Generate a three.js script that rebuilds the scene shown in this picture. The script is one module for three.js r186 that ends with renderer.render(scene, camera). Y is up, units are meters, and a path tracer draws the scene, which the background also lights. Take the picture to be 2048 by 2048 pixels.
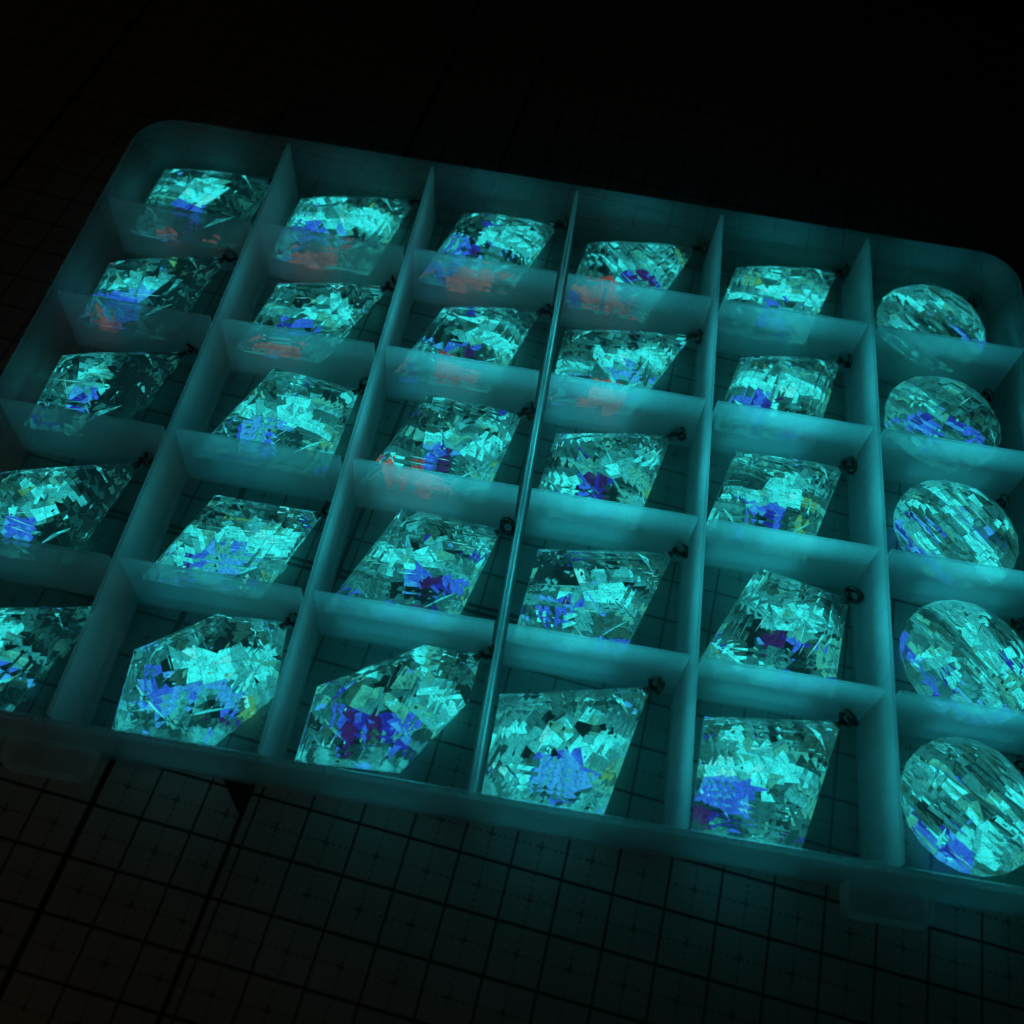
import * as THREE from 'three';
import { RectAreaLightUniformsLib } from 'three/addons/lights/RectAreaLightUniformsLib.js';
import { mergeGeometries } from 'three/addons/utils/BufferGeometryUtils.js';

// ---------------------------------------------------------------- camera, light, exposure
const CM = 0.01;
const scene = new THREE.Scene();
scene.background = new THREE.Color(0x000000);
const camera = new THREE.PerspectiveCamera(53.24, 1, 0.01, 5);
camera.position.set(11.770 * CM, 19.729 * CM, 21.923 * CM);
camera.rotation.set(-1.00166, 0.03042, 0.14254, 'YXZ');
camera.focus = 0.226;
camera.userData.fStop = 15;
camera.updateMatrixWorld();
const renderer = new THREE.WebGLRenderer({ antialias: true });
renderer.setSize(1024, 1024);
renderer.toneMapping = THREE.LinearToneMapping;
renderer.toneMappingExposure = 1;
renderer.shadowMap.enabled = true;
RectAreaLightUniformsLib.init();
const GLOW = 5.0;                 // strength of one pendant's own light

// ---------------------------------------------------------------- helpers
let seed = 20240611;
const rnd = () => { seed = (seed + 0x6d2b79f5) | 0; let t = Math.imul(seed ^ (seed >>> 15), 1 | seed); t = (t + Math.imul(t ^ (t >>> 7), 61 | t)) ^ t; return ((t ^ (t >>> 14)) >>> 0) / 4294967296; };
const rr = (a, b) => a + (b - a) * rnd();
const pick = (list) => list[Math.min(list.length - 1, Math.floor(rnd() * list.length))];
const weighted = (pairs) => { let s = 0; for (const p of pairs) s += p[1]; let r = rnd() * s; for (const p of pairs) { r -= p[1]; if (r <= 0) return p[0]; } return pairs[0][0]; };
const toneAt = (pairs, r) => { let s = 0; for (const p of pairs) s += p[1]; r *= s; for (const p of pairs) { r -= p[1]; if (r <= 0) return p[0]; } return pairs[pairs.length - 1][0]; };
const lerp = THREE.MathUtils.lerp;
function hash2(x, y) { let h = Math.imul(x, 374761393) + Math.imul(y, 668265263) | 0; h = Math.imul(h ^ (h >>> 13), 1274126177); return ((h ^ (h >>> 16)) >>> 0) / 4294967296; }
function vnoise(x, y) {
  const ix = Math.floor(x), iy = Math.floor(y), fx = x - ix, fy = y - iy, u = fx * fx * (3 - 2 * fx), v = fy * fy * (3 - 2 * fy);
  return lerp(lerp(hash2(ix, iy), hash2(ix + 1, iy), u), lerp(hash2(ix, iy + 1), hash2(ix + 1, iy + 1), u), v);
}
const fbm = (x, y) => 0.5 * vnoise(x, y) + 0.3 * vnoise(x * 2.1 + 7, y * 2.1 + 3) + 0.2 * vnoise(x * 4.3 + 1, y * 4.3 + 9);
const taken = new Map();
const numbered = (name) => { const n = taken.get(name) ?? 0; taken.set(name, n + 1); return n ? `${name}_${String(n).padStart(3, '0')}` : name; };
function tag(o, label, category, group, kind) {
  if (label) o.userData.label = label;
  if (category) o.userData.category = category;
  if (group) o.userData.group = group;
  if (kind) o.userData.kind = kind;
  return o;
}
function part(name, geometry, material, parent) {
  const m = new THREE.Mesh(geometry, material);
  m.name = name; m.castShadow = true; m.receiveShadow = true;
  parent.add(m);
  return m;
}
// triangles from loose corner lists, flat normals
function facets(tris) {
  const g = new THREE.BufferGeometry();
  g.setAttribute('position', new THREE.Float32BufferAttribute(tris.flat(2), 3));
  g.computeVertexNormals();
  return g;
}

// ---------------------------------------------------------------- textures
// film colours: sixteen swatches of crinkled film, each with its own crackle grain (linear light values)
const SWATCH = [
  [0.034, 0.90, 0.89], [0.020, 0.42, 0.43], [0.028, 0.42, 0.33], [0.008, 0.135, 0.138],
  [0.004, 0.058, 0.060], [0.002, 0.016, 0.018], [0.05, 0.34, 0.13], [0.020, 0.135, 0.70],
  [0.024, 0.33, 0.74], [0.012, 0.028, 0.36], [0.022, 0.014, 0.11], [0.21, 0.048, 0.040],
  [0.30, 0.125, 0.105], [0.08, 0.90, 0.88], [0.013, 0.235, 0.238], [0.009, 0.100, 0.084],
];
const BRIGHT = 0, CYAN = 1, AQUA = 2, TEAL = 3, DIM = 4, DARK = 5, LIME = 6, BLUE = 7, SKY = 8, DEEP = 9, VIOLET = 10, RED = 11, SALMON = 12, WHITE = 13, SEA = 14, MOSS = 15;
function filmAtlas() {
  const S = 1024, T = S / 4, data = new Uint8Array(S * S * 4);
  const enc = (v) => Math.round(255 * Math.min(1, v <= 0.0031308 ? v * 12.92 : 1.055 * Math.pow(v, 1 / 2.4) - 0.055));
  for (let y = 0; y < S; y++) for (let x = 0; x < S; x++) {
    const k = Math.floor(y / T) * 4 + Math.floor(x / T), c = SWATCH[k];
    const coarse = fbm(x / 26 + k * 13, y / 26), fine = vnoise(x / 3.2, y / 3.2 + k * 5);
    const crease = Math.abs(fbm(x / 17 + 50, y / 34 + k * 9) - 0.5), hair = Math.abs(vnoise(x / 30 + 9, y / 8 + k) - 0.5);
    let m = 0.45 + 0.85 * coarse + 0.32 * (fine - 0.5);
    if (crease < 0.022) m *= 0.55;
    if (hair < 0.02) m *= 1.35;
    const o = (y * S + x) * 4;
    for (let i = 0; i < 3; i++) data[o + i] = enc(c[i] * m);
    data[o + 3] = 255;
  }
  const t = new THREE.DataTexture(data, S, S);
  t.colorSpace = THREE.SRGBColorSpace; t.magFilter = THREE.LinearFilter; t.needsUpdate = true;
  return t;
}
const atlas = filmAtlas();

const MAT_U0 = -18, MAT_V0 = -33, MAT_SIZE = 45;
function matPrint() {
  const S = 2048, k = S / MAT_SIZE, c = document.createElement('canvas'); c.width = c.height = S;
  const x = c.getContext('2d');
  x.fillStyle = '#b4b8b5'; x.fillRect(0, 0, S, S);
  const U = (u) => (u - MAT_U0) * k, V = (v) => (v - MAT_V0) * k;
  const line = (u0, v0, u1, v1, w, dash = []) => { x.lineWidth = w * k; x.setLineDash(dash.map((d) => d * k)); x.beginPath(); x.moveTo(U(u0), V(v0)); x.lineTo(U(u1), V(v1)); x.stroke(); };
  x.strokeStyle = '#6a706d';
  for (let n = -17; n < 27; n++) line(n + 0.5, -33, n + 0.5, 12, 0.028, [0.06, 0.065]);
  for (let n = -32; n < 12; n++) line(-18, n + 0.5, 27, n + 0.5, 0.028, [0.06, 0.065]);
  x.strokeStyle = '#5d6360';
  for (let n = -17; n < 27; n++) for (let v = -32; v < 12; v++) {        // little crosses where the dashes meet
    line(n + 0.42, v + 0.5, n + 0.58, v + 0.5, 0.03); line(n + 0.5, v + 0.42, n + 0.5, v + 0.58, 0.03);
  }
  x.strokeStyle = '#2c312f';
  for (let n = -17; n < 27; n++) line(n, -33, n, 12, 0.036);
  for (let n = -32; n < 12; n++) line(-18, n, 27, n, 0.046);
  x.strokeStyle = '#171b19';
  for (const u of [-10, -5, 0, 5, 10, 15, 20]) if (u === 0 || u === -10) { line(u, -33, u, 12, 0.12); }
  line(2.78, -33, 2.78, 12, 0.085);
  line(-18, -5.0, 27, -5.0, 0.08); line(-18, -5.15, 27, -5.15, 0.08);
  x.fillStyle = '#0b0d0c'; x.beginPath(); x.moveTo(U(2.15), V(-0.15)); x.lineTo(U(2.74), V(-0.15)); x.lineTo(U(2.72), V(0.42)); x.fill();
  const im = x.getImageData(0, 0, S, S), d = im.data;
  for (let j = 0; j < S; j++) for (let i = 0; i < S; i++) {              // pebbled vinyl grain and scuffs
    const m = 0.86 + 0.2 * fbm(i / 90, j / 90) + 0.1 * (hash2(i, j) - 0.5), o = (j * S + i) * 4;
    for (let q = 0; q < 3; q++) d[o + q] = Math.min(255, d[o + q] * m);
  }
  x.putImageData(im, 0, 0);
  const t = new THREE.CanvasTexture(c); t.colorSpace = THREE.SRGBColorSpace;
  return t;
}
function grainTexture(S, scale, f) {
  const data = new Uint8Array(S * S * 4);
  for (let y = 0; y < S; y++) for (let x = 0; x < S; x++) { const v = Math.round(255 * THREE.MathUtils.clamp(f(x * scale, y * scale), 0, 1)); data.set([v, v, v, 255], (y * S + x) * 4); }
  const t = new THREE.DataTexture(data, S, S); t.wrapS = t.wrapT = THREE.RepeatWrapping; t.magFilter = THREE.LinearFilter; t.needsUpdate = true;
  return t;
}

// ---------------------------------------------------------------- materials
const filmMaterial = new THREE.MeshPhysicalMaterial({ name: 'luminous_film', color: new THREE.Color().setRGB(0.06, 0.11, 0.12), roughness: 0.3, metalness: 0.3, emissive: 0xffffff, emissiveMap: atlas, emissiveIntensity: 1, side: THREE.DoubleSide, iridescence: 1, iridescenceIOR: 1.7, iridescenceThicknessRange: [250, 420] });
const crystal = new THREE.MeshPhysicalMaterial({ name: 'clear_resin', color: 0xffffff, roughness: 0.0, transmission: 1, thickness: 0.006, ior: 1.52, flatShading: true });
// moulded plastic: cloudy patches, flow lines and scuffs make it more or less hazy from place to place
const scuff = grainTexture(512, 1, (x, y) => { const w = (a, b) => (Math.min(x, 512 - x) < 0 ? 0 : fbm(x / a, y / b)); const lines = Math.abs(vnoise(x / 90, y / 2.5) - 0.5) < 0.03 ? 0.05 : 0, hair = Math.abs(fbm(x / 40 + 20, y / 40) - 0.5) < 0.004 ? -0.15 : 0; return 0.70 + 0.22 * (w(70, 45) - 0.5) + 0.06 * (vnoise(x / 3, y / 3) - 0.5) + lines + hair + (hash2(x >> 1, y >> 1) > 0.9985 ? 0.3 : 0); });
scuff.repeat.set(22, 22);
const plastic = new THREE.MeshPhysicalMaterial({ name: 'cloudy_plastic', color: new THREE.Color().setRGB(0.93, 0.96, 0.96), roughness: 0.82, roughnessMap: scuff, transmission: 0.86, thickness: 0, specularIntensity: 0.6, ior: 1.45 });
const rimPlastic = new THREE.MeshPhysicalMaterial({ name: 'clear_wall_plastic', color: new THREE.Color().setRGB(0.93, 0.96, 0.96), roughness: 0.55, roughnessMap: scuff, transmission: 0.92, thickness: 0, ior: 1.45 });
const floorPlastic = new THREE.MeshPhysicalMaterial({ name: 'clear_floor_plastic', color: new THREE.Color().setRGB(0.93, 0.96, 0.96), roughness: 0.27, transmission: 0.96, thickness: 0, ior: 1.45 });
const gunmetal = new THREE.MeshPhysicalMaterial({ name: 'gunmetal', color: new THREE.Color().setRGB(0.13, 0.12, 0.11), roughness: 0.12, metalness: 1 });
const matGrain = grainTexture(512, 1, (x, y) => 0.5 + 0.5 * (hash2(x, y) - 0.5) + 0.4 * (vnoise(x / 3, y / 3) - 0.5)); matGrain.repeat.set(9, 9);
const matTop = new THREE.MeshPhysicalMaterial({ name: 'mat_vinyl', map: matPrint(), roughness: 0.75, bumpMap: matGrain, bumpScale: 0.00006 });
const matSide = new THREE.MeshPhysicalMaterial({ name: 'mat_edge', color: new THREE.Color().setRGB(0.05, 0.055, 0.05), roughness: 0.8 });

// ---------------------------------------------------------------- the surface: a printed cutting mat
const CW = 3.868, CD = 3.248, H = 1.752, MATY = -0.25;
{
  const phi = 0.09713, ox = 4.583, oz = 16.263, g = new THREE.Group();
  g.name = 'cutting_mat';
  const uc = MAT_U0 + MAT_SIZE / 2, vc = MAT_V0 + MAT_SIZE / 2, s = MAT_SIZE * CM;
  g.position.set((ox + uc * Math.cos(phi) - vc * Math.sin(phi)) * CM, MATY * CM, (oz + uc * Math.sin(phi) + vc * Math.cos(phi)) * CM);
  g.rotation.y = -phi;
  const sheet = new THREE.PlaneGeometry(s, s); sheet.rotateX(-Math.PI / 2);
  part('printed_face', sheet, matTop, g);
  const slab = new THREE.BoxGeometry(s, 0.003, s); slab.translate(0, -0.0017, 0);
  part('mat_body', slab, matSide, g);
  tag(g, 'dark cutting mat printed with a centimetre grid under the tray', 'cutting mat');
  g.userData.kind = 'structure';
  scene.add(g);
}

// ---------------------------------------------------------------- the tray
const X0 = -0.06, X1 = 6 * CW + 0.06, Z0 = -0.04, Z1 = 16.5, WALL = 0.13;
const tray = new THREE.Group();
{
  tray.name = 'compartment_tray';
  const cx = (X0 + X1) / 2, cz = (Z0 + Z1) / 2;
  tray.position.set(cx * CM, MATY * CM, cz * CM);
  scene.add(tray);
  tag(tray, 'cloudy plastic tray of thirty square compartments with two hinge lugs', 'storage tray');
  const L = (x, y, z) => [(x - cx) * CM, (y - MATY) * CM, (z - cz) * CM];
  // a rounded rectangle loop in x, z
  const loop = (x0, x1, z0, z1, r, n = 9) => {
    const pts = [];
    for (const [ax, az, a0] of [[x1 - r, z0 + r, -Math.PI / 2], [x1 - r, z1 - r, 0], [x0 + r, z1 - r, Math.PI / 2], [x0 + r, z0 + r, Math.PI]])
      for (let k = 0; k <= n; k++) { const a = a0 + (k / n) * Math.PI / 2; pts.push([ax + r * Math.cos(a), az + r * Math.sin(a)]); }
    return pts;
  };
  // closed wall: a cross-section (inset, height) swept round the loop
  const section = [[0.20, 0.02], [0.20 - 0.03, 0.25], [0.135, H - 0.03], [0.10, H], [0.035, H], [0.0, H - 0.03], [0.02, H - 0.28], [0.10, 0.1], [0.13, MATY + 0.03], [0.16, MATY + 0.006], [0.22, MATY + 0.006], [0.22, -0.10]];
  const rings = section.map(([inset, y]) => loop(X0 + inset, X1 - inset, Z0 + inset, Z1 - inset, 1.05 - inset * 0.7).map(([x, z]) => L(x, y, z)));
  const pos = [], idx = [], uvs = [], n = rings[0].length, m = rings.length;
  rings.forEach((r, a) => r.forEach((q, b) => uvs.push(b < n / 2 ? q[0] + q[2] : q[0] - q[2], q[1] + a * 0.0002)));
  for (const r of rings) for (const q of r) pos.push(...q);
  for (let a = 0; a < m; a++) for (let b = 0; b < n; b++) {
    const a2 = (a + 1) % m, b2 = (b + 1) % n;
    idx.push(a * n + b, a * n + b2, a2 * n + b, a2 * n + b, a * n + b2, a2 * n + b2);
  }
  let g = new THREE.BufferGeometry();
  g.setAttribute('position', new THREE.Float32BufferAttribute(pos, 3)); g.setAttribute('uv', new THREE.Float32BufferAttribute(uvs, 2)); g.setIndex(idx); g = g.toNonIndexed(); g.computeVertexNormals();
  // smooth along the corners: average normals between neighbouring vertices of equal position on faces that turn little
  {
    const P = g.attributes.position, N = g.attributes.normal, map = new Map(), key = (i) => [P.getX(i), P.getY(i), P.getZ(i)].map((v) => Math.round(v * 1e6)).join();
    for (let i = 0; i < P.count; i++) { const k = key(i); if (!map.has(k)) map.set(k, []); map.get(k).push(i); }
    const out = new Float32Array(N.array.length), a = new THREE.Vector3(), b = new THREE.Vector3(), s = new THREE.Vector3();
    for (const list of map.values()) for (const i of list) {
      a.fromBufferAttribute(N, i); s.set(0, 0, 0);
      for (const j of list) { b.fromBufferAttribute(N, j); if (a.dot(b) > 0.6) s.add(b); }
      s.normalize().toArray(out, i * 3);
    }
    g.setAttribute('normal', new THREE.BufferAttribute(out, 3));
  }
  part('outer_wall', g, rimPlastic, tray);
  // floor slab
  const shape = new THREE.Shape(loop(X0 + 0.23, X1 - 0.23, Z0 + 0.23, Z1 - 0.23, 0.85).map(([x, z]) => new THREE.Vector2((x - cx) * CM, -(z - cz) * CM)));
  const fl = new THREE.ExtrudeGeometry(shape, { depth: 0.1 * CM, bevelEnabled: false, curveSegments: 4 });
  fl.rotateX(-Math.PI / 2); fl.translate(0, (-0.11 - MATY) * CM, 0);
  part('floor', fl, floorPlastic, tray);
  // dividers: tapered blades with a rounded top, standing on the floor
  const blade = (len) => {
    const s = new THREE.Shape(), top = 0.04 * CM, bot = 0.082 * CM, h = (H - 0.03) * CM, b = 0.004 * CM;
    s.moveTo(-bot - 0.05 * CM, b); s.quadraticCurveTo(-bot, b, -bot, 0.1 * CM); s.lineTo(-top, h - top); s.quadraticCurveTo(-top, h, 0, h); s.quadraticCurveTo(top, h, top, h - top); s.lineTo(bot, 0.1 * CM); s.quadraticCurveTo(bot, b, bot + 0.05 * CM, b); s.closePath();
    const e = new THREE.ExtrudeGeometry(s, { depth: len * CM, bevelEnabled: false, curveSegments: 4 });
    e.translate(0, 0, -len * CM / 2);
    return e;
  };
  const zin0 = Z0 + 0.21, zin1 = Z1 - 0.21, xin0 = X0 + 0.21, xin1 = X1 - 0.21;
  const long = blade(zin1 - zin0);
  for (let i = 1; i < 6; i++) {
    const o = part('long_divider', long, plastic, tray);
    o.position.set(...L(i * CW, 0, (zin0 + zin1) / 2));
  }
  const cross = new Map();
  for (let j = 1; j < 5; j++) for (let i = 0; i < 6; i++) {
    const a = i ? i * CW + 0.14 : xin0, b = i < 5 ? (i + 1) * CW - 0.14 : xin1, len = b - a, k = len.toFixed(3);
    if (!cross.has(k)) cross.set(k, blade(len));
    const o = part('cross_divider', cross.get(k), plastic, tray);
    o.rotation.y = Math.PI / 2; o.position.set(...L((a + b) / 2, -0.002, j * CD));
  }
  // hinge lugs on the long edge
  for (const [a, b] of [[2.95, 4.5], [18.7, 20.25]]) {
    const s = new THREE.Shape(), r = 0.18 * CM, w = (b - a) * CM / 2, d = 0.52 * CM;
    s.moveTo(-w, 0); s.lineTo(w, 0); s.lineTo(w, -d + r); s.quadraticCurveTo(w, -d, w - r, -d); s.lineTo(-w + r, -d); s.quadraticCurveTo(-w, -d, -w, -d + r); s.closePath();
    const e = new THREE.ExtrudeGeometry(s, { depth: 0.42 * CM, bevelEnabled: true, bevelSize: 0.03 * CM, bevelThickness: 0.03 * CM, bevelSegments: 2, curveSegments: 5 });
    e.rotateX(-Math.PI / 2);
    const o = part('hinge_lug', e, plastic, tray);
    o.position.set(...L((a + b) / 2, 0.35, Z1 + 0.015));
  }
}

// ---------------------------------------------------------------- the pendants
// corners in the photograph of each pendant's widest outline (2048 px); they are laid on the plane where that outline sits above the tray floor
const GIRDLE = 0.40;
const ray = new THREE.Vector3();
function onPlane(px, py, y) {
  const k = Math.tan(THREE.MathUtils.degToRad(53.24 / 2));
  ray.set((px / 1024 - 1) * k, (1 - py / 1024) * k, -1).applyEuler(camera.rotation).normalize();
  const t = (y * CM - camera.position.y) / ray.y;
  return [(camera.position.x + ray.x * t) / CM, (camera.position.z + ray.z * t) / CM];
}
// [back left corner, ringed corner, a point down the right edge, a point down the left edge]
const KITES = {
  '0,0': [[330, 342], [548, 362], [497, 442], [287, 415]], '0,1': [[608, 385], [832, 390], [770, 486], [567, 454]], '0,2': [[931, 421], [1117, 447], [1056, 532], [875, 503]], '0,3': [[1179, 475], [1393, 486], [1327, 576], [1145, 547]], '0,4': [[1495, 525], [1696, 533], [1652, 630], [1464, 599]],
  '1,0': [[222, 518], [450, 508], [373, 613], [172, 599]], '1,1': [[557, 571], [774, 577], [685, 673], [507, 646]], '1,2': [[900, 612], [1096, 618], [1023, 729], [835, 697]], '1,3': [[1143, 655], [1393, 668], [1309, 778], [1108, 746]], '1,4': [[1487, 708], [1685, 718], [1649, 835], [1451, 802]],
  '2,0': [[125, 714], [370, 708], [257, 843], [56, 816]], '2,1': [[554, 727], [721, 772], [668, 904], [413, 868]], '2,2': [[855, 792], [1045, 828], [985, 962], [740, 916]], '2,3': [[1112, 867], [1345, 868], [1288, 1012], [1077, 974]], '2,4': [[1484, 907], [1700, 937], [1645, 1076], [1425, 1036]],
  '3,0': [[-28, 942], [250, 922], [120, 1100], [-75, 1055]], '3,1': [[432, 992], [645, 1028], [545, 1163], [308, 1130]], '3,2': [[805, 1018], [1002, 1062], [922, 1226], [661, 1185]], '3,3': [[1078, 1097], [1350, 1102], [1259, 1285], [1036, 1246]], '3,4': [[1520, 1138], [1700, 1200], [1676, 1362], [1400, 1312]],
  '4,0': [[-75, 1218], [203, 1215], [22, 1422], [-130, 1390]], '4,3': [[1000, 1390], [1300, 1376], [1208, 1628], [962, 1582]], '4,4': [[1407, 1435], [1682, 1445], [1603, 1694], [1383, 1660]],
};
const HEXES = {   // ringed corner is the third
  '4,1': [[270, 1302], [435, 1230], [575, 1248], [556, 1392], [428, 1490], [224, 1463]],
  '4,2': [[635, 1375], [850, 1285], [965, 1302], [938, 1402], [800, 1545], [590, 1522]],
};
const ROUNDS = { '0,5': [1750, 1970, 643], '1,5': [1760, 2005, 828], '2,5': [1783, 2037, 1062], '3,5': [1799, 2066, 1322], '4,5': [1804, 2072, 1606] };   // left, right, middle line

const outlineOf = (j, i) => {
  const key = `${j},${i}`, ox = i * CW, oz = j * CD, local = ([px, py]) => { const [x, z] = onPlane(px, py, GIRDLE); return [x - ox, z - oz]; };
  if (KITES[key]) {
    const q = KITES[key].map(local), zb = 2.98, to = (a, b, z) => [a[0] + (b[0] - a[0]) * (z - a[1]) / (b[1] - a[1]), z];
    const dz = Math.max(0, 0.16 - Math.min(q[0][1], q[1][1])), dx = Math.max(0, 0.2 - q[0][0]) - Math.max(0, q[1][0] - 3.5);   // kept clear of the walls
    const [tl, apex, r, l] = q.map(([x, z]) => [x + dx, z + dz]);
    const br = to(apex, r, zb), bl = to(tl, l, zb);
    bl[0] = Math.max(bl[0], 0.17);
    return { kind: 'kite', corners: [tl, apex, br, bl], ring: 1 };
  }
  if (HEXES[key]) return { kind: 'hexagon', corners: HEXES[key].map(local).map(([x, z]) => [Math.min(x, 3.55), Math.max(0.16, Math.min(z, 2.98))]), ring: 2 };
  const [a, b, y] = ROUNDS[key], p = local([a, y]), q = local([b, y]), r = Math.hypot(q[0] - p[0], q[1] - p[1]) / 2 > 1.44 ? 1.44 : Math.hypot(q[0] - p[0], q[1] - p[1]) / 2, c = [(p[0] + q[0]) / 2, (p[1] + q[1]) / 2], pts = [];
  c[1] = Math.max(r + 0.15, Math.min(c[1], 3.05 - r));
  for (let k = 0; k < 20; k++) { const t = -Math.PI / 4 + 0.05 + k / 20 * Math.PI * 2; pts.push([c[0] + r * Math.cos(t), c[1] + r * Math.sin(t)]); }
  return { kind: 'round', corners: pts, ring: 0 };
};

const inside = (poly, x, z) => { let s = 0; for (let k = 0; k < poly.length; k++) { const a = poly[k], b = poly[(k + 1) % poly.length], c = (b[0] - a[0]) * (z - a[1]) - (b[1] - a[1]) * (x - a[0]); if (s === 0) s = Math.sign(c); else if (Math.sign(c) !== s) return false; } return true; };

function gemBody(P, kind) {
  // P: outline round the centre (cm). Rings of points at scaled outlines, alternate rings shifted half a step: triangular facets.
  const per = kind === 'round' || kind === 'hexagon' ? 1 : 2, n = P.length * per;
  const at = (u) => { const k = ((u % n) + n) % n, e = Math.floor(k / per), f = (k - e * per) / per, a = P[e % P.length], b = P[(e + 1) % P.length]; return [lerp(a[0], b[0], f), lerp(a[1], b[1], f)]; };
  const ring = (s, y, shift) => Array.from({ length: n }, (_, k) => { const [x, z] = at(k + shift); return [x * s * CM, y * CM, z * s * CM]; });
  const R = [ring(0.80, 0.03, 0), ring(1, GIRDLE - 0.05, 0), ring(1, GIRDLE + 0.05, 0), ring(0.84, 0.72, 0.5), ring(0.64, 0.88, 0)];
  const tris = [], mid = (r) => r.reduce((s, p) => s.map((v, i) => v + p[i] / r.length), [0, 0, 0]);
  const strip = (a, b, shift) => { for (let k = 0; k < n; k++) { const k2 = (k + 1) % n; if (shift === 0) tris.push([a[k], b[k], a[k2]], [a[k2], b[k], b[k2]]); else if (shift > 0) tris.push([a[k], b[k], a[k2]], [b[k], b[k2], a[k2]]); else tris.push([a[k], b[k], b[k2]], [a[k], b[k2], a[k2]]); } };
  strip(R[0], R[1], 0); strip(R[1], R[2], 0); strip(R[2], R[3], 1); strip(R[3], R[4], -1);
  const c0 = mid(R[0]), c1 = mid(R[4]);
  for (let k = 0; k < n; k++) { tris.push([c0, R[0][k], R[0][(k + 1) % n]], [c1, R[4][(k + 1) % n], R[4][k]]); }
  return facets(tris);
}

// one flake: a flat convex piece of film (corners in cm round the pendant's centre), lifted and tilted about its middle, uv on one swatch
function flake(poly, y, tilt, tiltDir, swatch, shrink = 0.96) {
  const n = poly.length, cx = poly.reduce((s, p) => s + p[0], 0) / n, cz = poly.reduce((s, p) => s + p[1], 0) / n;
  const tx = (swatch % 4) / 4, ty = Math.floor(swatch / 4) / 4, pu = tx + 0.075 + rnd() * 0.1, pv = ty + 0.075 + rnd() * 0.1, sx = Math.cos(tiltDir) * Math.tan(tilt), sz = Math.sin(tiltDir) * Math.tan(tilt), turn = rnd() * 6.28, ct = Math.cos(turn), st = Math.sin(turn);
  const pts = poly.map(([x, z]) => { const X = (x - cx) * shrink, Z = (z - cz) * shrink; return [(cx + X) * CM, (y + X * sx + Z * sz) * CM, (cz + Z) * CM]; });
  const clamp = (v) => Math.max(-0.07, Math.min(0.07, v));
  const uvs = poly.map(([x, z]) => { const X = x - cx, Z = z - cz; return [pu + clamp((X * ct - Z * st) * 0.13), pv + clamp((X * st + Z * ct) * 0.13)]; });
  const P = [], U = [];
  for (let k = 1; k < n - 1; k++) { P.push(pts[0], pts[k + 1], pts[k]); U.push(uvs[0], uvs[k + 1], uvs[k]); }
  const g = new THREE.BufferGeometry();
  g.setAttribute('position', new THREE.Float32BufferAttribute(P.flat(), 3));
  g.setAttribute('uv', new THREE.Float32BufferAttribute(U.flat(), 2));
  g.computeVertexNormals();
  return g;
}
// the part of a convex polygon on one side of a line: keep where (x - px) * nx + (z - pz) * nz <= 0
function clip(poly, px, pz, nx, nz) {
  const out = [];
  for (let k = 0; k < poly.length; k++) {
    const a = poly[k], b = poly[(k + 1) % poly.length], da = (a[0] - px) * nx + (a[1] - pz) * nz, db = (b[0] - px) * nx + (b[1] - pz) * nz;
    if (da <= 0) out.push(a);
    if (da * db < 0) { const f = da / (da - db); out.push([lerp(a[0], b[0], f), lerp(a[1], b[1], f)]); }
  }
  return out;
}
const area = (p) => { let s = 0; for (let k = 0; k < p.length; k++) { const a = p[k], b = p[(k + 1) % p.length]; s += a[0] * b[1] - a[1] * b[0]; } return Math.abs(s) / 2; };
// shatter a convex outline by straight cracks, again and again, until the pieces are small; with a grain, most cracks follow one direction
function shatter(outline, sizeAt, grain) {
  const stack = [outline], pieces = [];
  while (stack.length) {
    const c = stack.pop();
    if (c.length < 3) continue;
    const A = area(c);
    let mx = 0, mz = 0, xx = 0, xz = 0, zz = 0;
    for (const p of c) { mx += p[0] / c.length; mz += p[1] / c.length; }
    if (A < sizeAt(mx, mz) * Math.exp(rr(-1.0, 0.75))) { if (A > 0.0008) pieces.push(c); continue; }
    for (const p of c) { xx += (p[0] - mx) ** 2; xz += (p[0] - mx) * (p[1] - mz); zz += (p[1] - mz) ** 2; }
    const long = 0.5 * Math.atan2(2 * xz, xx - zz), spread = Math.sqrt((xx + zz) / c.length);
    // nx, nz: across the crack. Usually the long way is cut; now and then any way, which leaves slivers
    let a = rnd() < 0.8 ? long + rr(-0.65, 0.65) : rnd() * 6.28;
    if (grain && rnd() < grain[1]) a = rnd() < 0.66 ? grain[0] + Math.PI / 2 + rr(-0.16, 0.16) : grain[0] + rr(-0.5, 0.5);
    const nx = Math.cos(a), nz = Math.sin(a), o = rr(-0.3, 0.3) * spread;
    stack.push(clip(c, mx + nx * o, mz + nz * o, nx, nz), clip(c, mx + nx * o, mz + nz * o, -nx, -nz));
  }
  return pieces;
}

const ORD = ['first', 'second', 'third', 'fourth', 'fifth', 'sixth'];
const RS = 1.45, torus = (r, t) => new THREE.TorusGeometry(r * RS * CM, t * RS * CM, 10, 28);
const eyeGeo = torus(0.095, 0.036), jumpGeo = torus(0.15, 0.027), stubGeo = new THREE.CylinderGeometry(0.035 * CM, 0.075 * CM, 0.26 * CM, 12);

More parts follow.
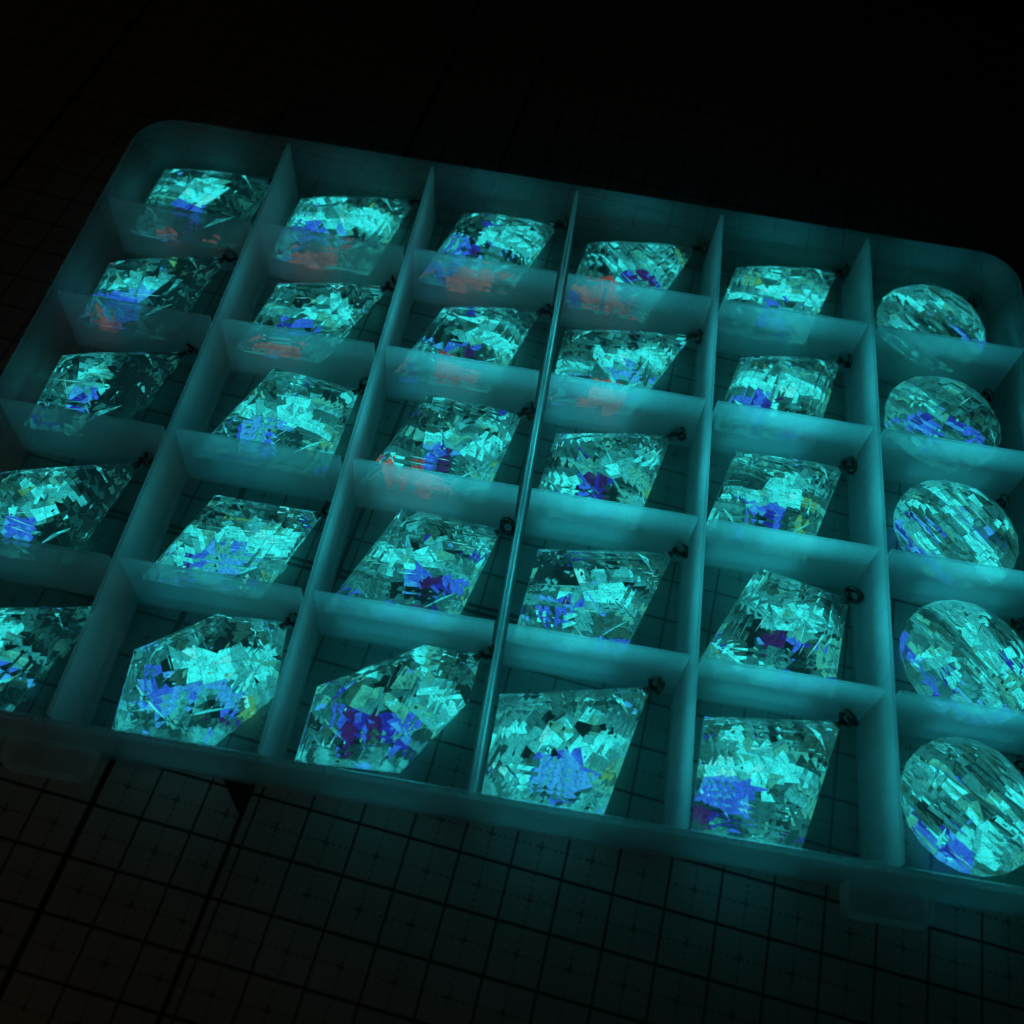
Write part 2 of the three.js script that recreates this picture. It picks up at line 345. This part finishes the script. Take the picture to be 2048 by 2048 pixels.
function pendant(j, i) {
  const { kind, corners, ring } = outlineOf(j, i);
  const gx = corners.reduce((s, p) => s + p[0], 0) / corners.length, gz = corners.reduce((s, p) => s + p[1], 0) / corners.length;
  const P = corners.map(([x, z]) => [x - gx, z - gz]);
  const root = new THREE.Group();
  root.name = numbered(kind + '_pendant');
  root.position.set((i * CW + gx) * CM, 0.01 * CM, (j * CD + gz) * CM);
  scene.add(root);
  part('crystal_body', gemBody(P, kind), crystal, root);

  // ---- crackled luminous film inside
  const xs = P.map((p) => p[0]), zs = P.map((p) => p[1]), x0 = Math.min(...xs), x1 = Math.max(...xs), z0 = Math.min(...zs), z1 = Math.max(...zs);
  const radial = (x, z) => { let lo = 0, hi = 1.5; for (let k = 0; k < 14; k++) { const m = (lo + hi) / 2; if (inside(P, x / m, z / m)) hi = m; else lo = m; } return hi; };
  const bed = (x, z) => 0.08 + 0.27 * THREE.MathUtils.smoothstep(radial(x, z), 0.74, 0.98);
  // s: -1 left .. 1 right, t: 0 front .. 1 back, followed along the outline's own slant
  const quad = kind === 'kite' ? [P[3], P[2], P[1], P[0]] : [[x0, z1], [x1, z1], [x1, z0], [x0, z0]];
  const spot = (s, t) => { const a = (s + 1) / 2, f = [lerp(quad[0][0], quad[1][0], a), lerp(quad[0][1], quad[1][1], a)], b = [lerp(quad[3][0], quad[2][0], a), lerp(quad[3][1], quad[2][1], a)]; return [lerp(f[0], b[0], t), lerp(f[1], b[1], t)]; };
  const where = (x, z) => {            // the inverse of spot, by a few steps of correction
    let s = 0, t = 0.5;
    for (let k = 0; k < 12; k++) { const [px, pz] = spot(s, t); s += 0.8 * 2 * (x - px) / (x1 - x0); t -= 0.8 * (z - pz) / (z1 - z0); }
    return [s, t];
  };
  const shift = rr(-0.18, 0.18), lift = rr(-0.03, 0.04) + [0.09, 0.075, 0.035, 0.01, 0][j], reds = (i < 4 && j < 2) || (i === 2 && j === 2), wob = rnd() * 50, blueAt = rr(-0.38, 0.25), blueWide = rr(0.3, 0.62), blueTall = rr(0.06, 0.13);
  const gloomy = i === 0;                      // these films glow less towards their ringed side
  const spread = (s, t) => { const n = fbm(s * 2.2 + wob, t * 4.5 + wob * 0.7) - 0.5; return [s + n * 0.35, t + n * 0.12]; };
  const zone = (s0, t0) => {
    const [s, t] = spread(s0, t0), q = (cs, ct, rs, rt) => ((s - cs) / rs) ** 2 + ((t - ct) / rt) ** 2 < 1;
    // neighbours lean to like tones, so that the film shows patches and not a scatter
    const r = THREE.MathUtils.clamp(0.5 + (fbm(s0 * 2.6 + wob, t0 * 5.5 - wob) - 0.5) * 2.0 + rr(-0.25, 0.25), 0, 0.999);
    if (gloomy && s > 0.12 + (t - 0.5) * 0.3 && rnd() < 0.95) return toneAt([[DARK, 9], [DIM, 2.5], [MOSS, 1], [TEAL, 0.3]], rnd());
    if (Math.abs(s - blueAt) < blueWide && t0 < 0.455 + lift && t > 0.455 + lift - 2 * blueTall && rnd() < 0.86) return toneAt([[VIOLET, 0.25], [DEEP, 3], [BLUE, 9], [SKY, j > 1 ? 9 : 5], [CYAN, 1.6]], r);
    if (Math.abs(t - 0.54 - lift) < 0.085 && Math.abs(s - shift) < 0.62) return toneAt([[SEA, 1.2], [AQUA, 2.5], [CYAN, 5], [BRIGHT, 11], [WHITE, 0.3]], r);
    if (q(0.28 + shift * 0.5 - (gloomy ? 0.35 : 0), 0.68 + lift, 0.4, 0.13)) return toneAt([[DARK, 1], [MOSS, 1], [TEAL, 2.5], [SEA, 3], [AQUA, 2.5], [CYAN, 5], [BRIGHT, 6]], r);
    if (t < 0.09) return toneAt([[DIM, 2], [TEAL, 3], [SEA, 4], [CYAN, 3], [SKY, 0.6]], r);
    if (t < 0.22 + (reds ? lift : 0)) return reds && Math.abs(s + 0.1 - shift) < 0.55 ? toneAt([[VIOLET, 0.6], [RED, 6], [SALMON, 6]], r) : toneAt([[VIOLET, 0.8], [DEEP, 2], [BLUE, 1.2], [DIM, 3], [TEAL, 4], [SEA, 4], [CYAN, 2.5]], r);
    if (s > 0.55 && t < 0.62) return toneAt([[MOSS, 2], [TEAL, 4], [LIME, 0.8], [AQUA, 4], [SEA, 5], [CYAN, 3]], r);
    return rnd() < 0.03 ? pick([LIME, SKY, DEEP, WHITE, BRIGHT]) : toneAt([[DARK, 13], [DIM, 17], [MOSS, 12], [TEAL, 26], [SEA, 18], [AQUA, 4], [CYAN, 8], [BRIGHT, 2]], r);
  };
  const round = kind === 'round', lean = 0.62 + rr(-0.1, 0.25);
  const stripes = (x, z) => {
    const across = -x * Math.sin(lean) + z * Math.cos(lean), along = x * Math.cos(lean) + z * Math.sin(lean), n = fbm(across * 2.7 + wob, along * 0.4 + wob), m = fbm(across * 2.1 + wob * 2, along * 0.8 - wob);
    if (n > 0.535 && Math.hypot(x - 0.2, z + 0.05) < 1.0 && rnd() < 0.9) return weighted([[BRIGHT, 7], [CYAN, 4], [AQUA, 2]]);
    if (m < 0.405 && z > -0.6 && rnd() < 0.85) return weighted([[BLUE, 5], [SKY, 5], [DEEP, 4], [SEA, 1]]);
    return toneAt([[DARK, 2], [DIM, 5], [MOSS, 4], [TEAL, 10], [SEA, 9], [AQUA, 3], [CYAN, 4]], THREE.MathUtils.clamp(0.5 + (n - 0.47) * 2.2 + rr(-0.3, 0.3), 0, 0.999));
  };
  const film = P.map(([x, z]) => [x * 0.95, z * 0.95]), size = j === 0 ? 0.065 : j === 1 ? 0.058 : 0.050;
  const grade = (size) => (x, z) => { if (round) return size * 1.2; const [s, t] = where(x, z); return size * (reds && t < 0.28 ? 3 : Math.abs(s) < 0.65 && t > 0.46 && t < 0.74 ? 1.6 : t > 0.24 && t < 0.46 ? 1.15 : 0.75); };
  const slant = pick([0.05, 0.15, -0.1, 0.9, 1.9]) + rr(-0.15, 0.15);
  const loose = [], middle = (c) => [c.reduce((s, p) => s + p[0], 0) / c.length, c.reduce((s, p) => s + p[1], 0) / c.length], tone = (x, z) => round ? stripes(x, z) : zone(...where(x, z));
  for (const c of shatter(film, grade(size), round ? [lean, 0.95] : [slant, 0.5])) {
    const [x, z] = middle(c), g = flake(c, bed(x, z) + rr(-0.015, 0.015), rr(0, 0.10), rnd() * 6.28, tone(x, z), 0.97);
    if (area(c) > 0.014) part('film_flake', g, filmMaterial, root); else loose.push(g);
  }
  // loose pieces standing a little higher, in the same colours but not covering the film
  for (const c of shatter(film.map(([x, z]) => [x * 0.9, z * 0.9]), grade(size * 0.9), round ? [lean + 0.2, 0.9] : [slant + 0.9, 0.6])) {
    if (rnd() < 0.68) continue;
    const [x, z] = middle(c), g = flake(c, bed(x, z) + rr(0.05, 0.16), rr(0.05, 0.4), rnd() * 6.28, tone(x, z), rr(0.5, 0.9));
    if (area(c) > 0.024) part('film_flake', g, filmMaterial, root); else loose.push(g);
  }
  // splinters
  for (const c of shatter(film.map(([x, z]) => [x * 0.95, z * 0.95]), () => 0.009, round ? [lean - 0.2, 0.9] : [slant, 0.5])) {
    if (rnd() < 0.9) continue;
    const [x, z] = middle(c);
    loose.push(flake(c, bed(x, z) + rr(0.03, 0.12), rr(0.1, 0.5), rnd() * 6.28, !gloomy && rnd() < 0.35 ? weighted([[CYAN, 4], [BRIGHT, 3], [AQUA, 2], [SKY, 1], [DARK, 5], [LIME, 0.5]]) : tone(x, z), rr(0.6, 0.95)));
  }
  // creases that catch the glow: hair-thin folds across the film
  for (let k = 0; k < (j < 2 ? 9 : 16); k++) {
    const s = rr(-0.85, gloomy ? 0.1 : 0.85), t = rr(0.1, 0.92), [x, z] = spot(s, t), a = (round ? lean : slant) + (rnd() < 0.3 ? rr(-1.5, 1.5) : rr(-0.2, 0.2)), h = rr(0.12, 0.45), w = rr(0.006, 0.013), dx = Math.cos(a), dz = Math.sin(a);
    if (radial(x + dx * h, z + dz * h) > 0.92 || radial(x - dx * h, z - dz * h) > 0.92) continue;
    loose.push(flake([[x - dx * h, z - dz * h], [x + dz * w, z - dx * w], [x + dx * h, z + dz * h], [x - dz * w, z + dx * w]], bed(x, z) + rr(0.09, 0.2), rr(0, 0.15), rnd() * 6.28, pick([BRIGHT, CYAN, CYAN, SEA, WHITE]), 1));
  }
  if (loose.length) { const crumbs = part('film_crumbs', mergeGeometries(loose), filmMaterial, root); crumbs.userData.kind = 'stuff'; }

  // ---- screw eye and jump ring at the ringed corner
  const a = P[ring], len = Math.hypot(...a), dx = a[0] / len, dz = a[1] / len, dir = Math.atan2(-dz, dx), y = GIRDLE + 0.02;
  const eye = new THREE.Group(); eye.name = 'screw_eye'; root.add(eye);
  eye.position.set((a[0] - dx * 0.06) * CM, y * CM, (a[1] - dz * 0.06) * CM); eye.rotation.y = dir; eye.scale.setScalar(kind === 'round' ? 0.75 : 1);
  const stub = part('stub', stubGeo, gunmetal, eye); stub.rotation.z = -Math.PI / 2; 
  const loopMesh = part('loop', eyeGeo, gunmetal, eye); loopMesh.position.x = 0.23 * CM; loopMesh.rotation.x = rr(0.9, 1.9);
  const jr = part('jump_ring', jumpGeo, gunmetal, root);
  jr.position.set((a[0] + dx * 0.21) * CM, (y + rr(-0.06, 0.06)) * CM, (a[1] + dz * 0.21) * CM);
  jr.scale.setScalar(kind === 'round' ? 0.7 : 1);
  jr.rotation.set(rr(-0.5, 0.5), dir + rr(0.9, 1.9), rr(-0.3, 0.3));

  // ---- the pendant's own light
  const lamp = new THREE.RectAreaLight(new THREE.Color().setRGB(0.03, 0.85, 1.0), GLOW * [0.2, 1.0, 1.25, 1.1, 0.7][j] * [0.07, 0.36, 1.0, 1.35, 1.4, 1.0][i], 1.7 * CM, 1.5 * CM);
  lamp.name = 'pendant_glow'; lamp.position.set(0, 0.93 * CM, -0.1 * CM); lamp.rotation.x = Math.PI / 2;
  root.add(lamp);
  const front = new THREE.RectAreaLight(lamp.color.clone(), 0.055 * lamp.intensity, 1.9 * CM, 0.7 * CM);      // light leaving through the edge on the lug side
  front.name = 'pendant_edge_glow'; front.position.set((kind === 'kite' ? (P[2][0] + P[3][0]) / 2 : 0) * CM, 0.42 * CM, (Math.max(...P.map((p) => p[1])) + 0.03) * CM); front.rotation.y = Math.PI;
  root.add(front);

  const row = 5 - j, col = 6 - i, shapeWord = { kite: 'kite shaped', hexagon: 'long hexagonal', round: 'round' }[kind];
  const place = kind === 'round' ? `${ORD[row - 1]} row from the hinge lug edge` : `${ORD[row - 1]} row from the lug edge, column ${['', 'beside', 'two along from', 'three along from', 'four along from', 'five along from'][col - 1]} the rounds`;
  tag(root, `${shapeWord} glowing pendant, ${place}`, 'pendant', 'glowing pendants in the tray compartments');
}
for (let j = 0; j < 5; j++) for (let i = 0; i < 6; i++) pendant(j, i);

// ---------------------------------------------------------------- a dim warm bulb out of frame: its light browns the mat and glints on the metal rings
{
  const g = new THREE.Group(); g.name = 'warm_bulb'; g.position.set(-18 * CM, 16 * CM, 34 * CM);
  const globe = part('globe', new THREE.SphereGeometry(0.007, 24, 16), new THREE.MeshStandardMaterial({ name: 'warm_glow', color: 0xffe2b8, emissive: new THREE.Color().setRGB(1, 0.6, 0.28), emissiveIntensity: 4 }), g);
  const cap = part('cap', new THREE.CylinderGeometry(0.005, 0.006, 0.02, 20), gunmetal, g); cap.position.y = 0.0155;
  const l = new THREE.PointLight(new THREE.Color().setRGB(1, 0.66, 0.36), 0.0038, 0, 2); l.name = 'warm_bulb_light'; l.castShadow = true; g.add(l);
  tag(g, 'small dim warm bulb hanging beyond the lug edge of the tray', 'bulb');
  scene.add(g);
}

scene.traverse((o) => { if (o.isMesh) { o.castShadow = true; o.receiveShadow = true; } });
renderer.render(scene, camera);
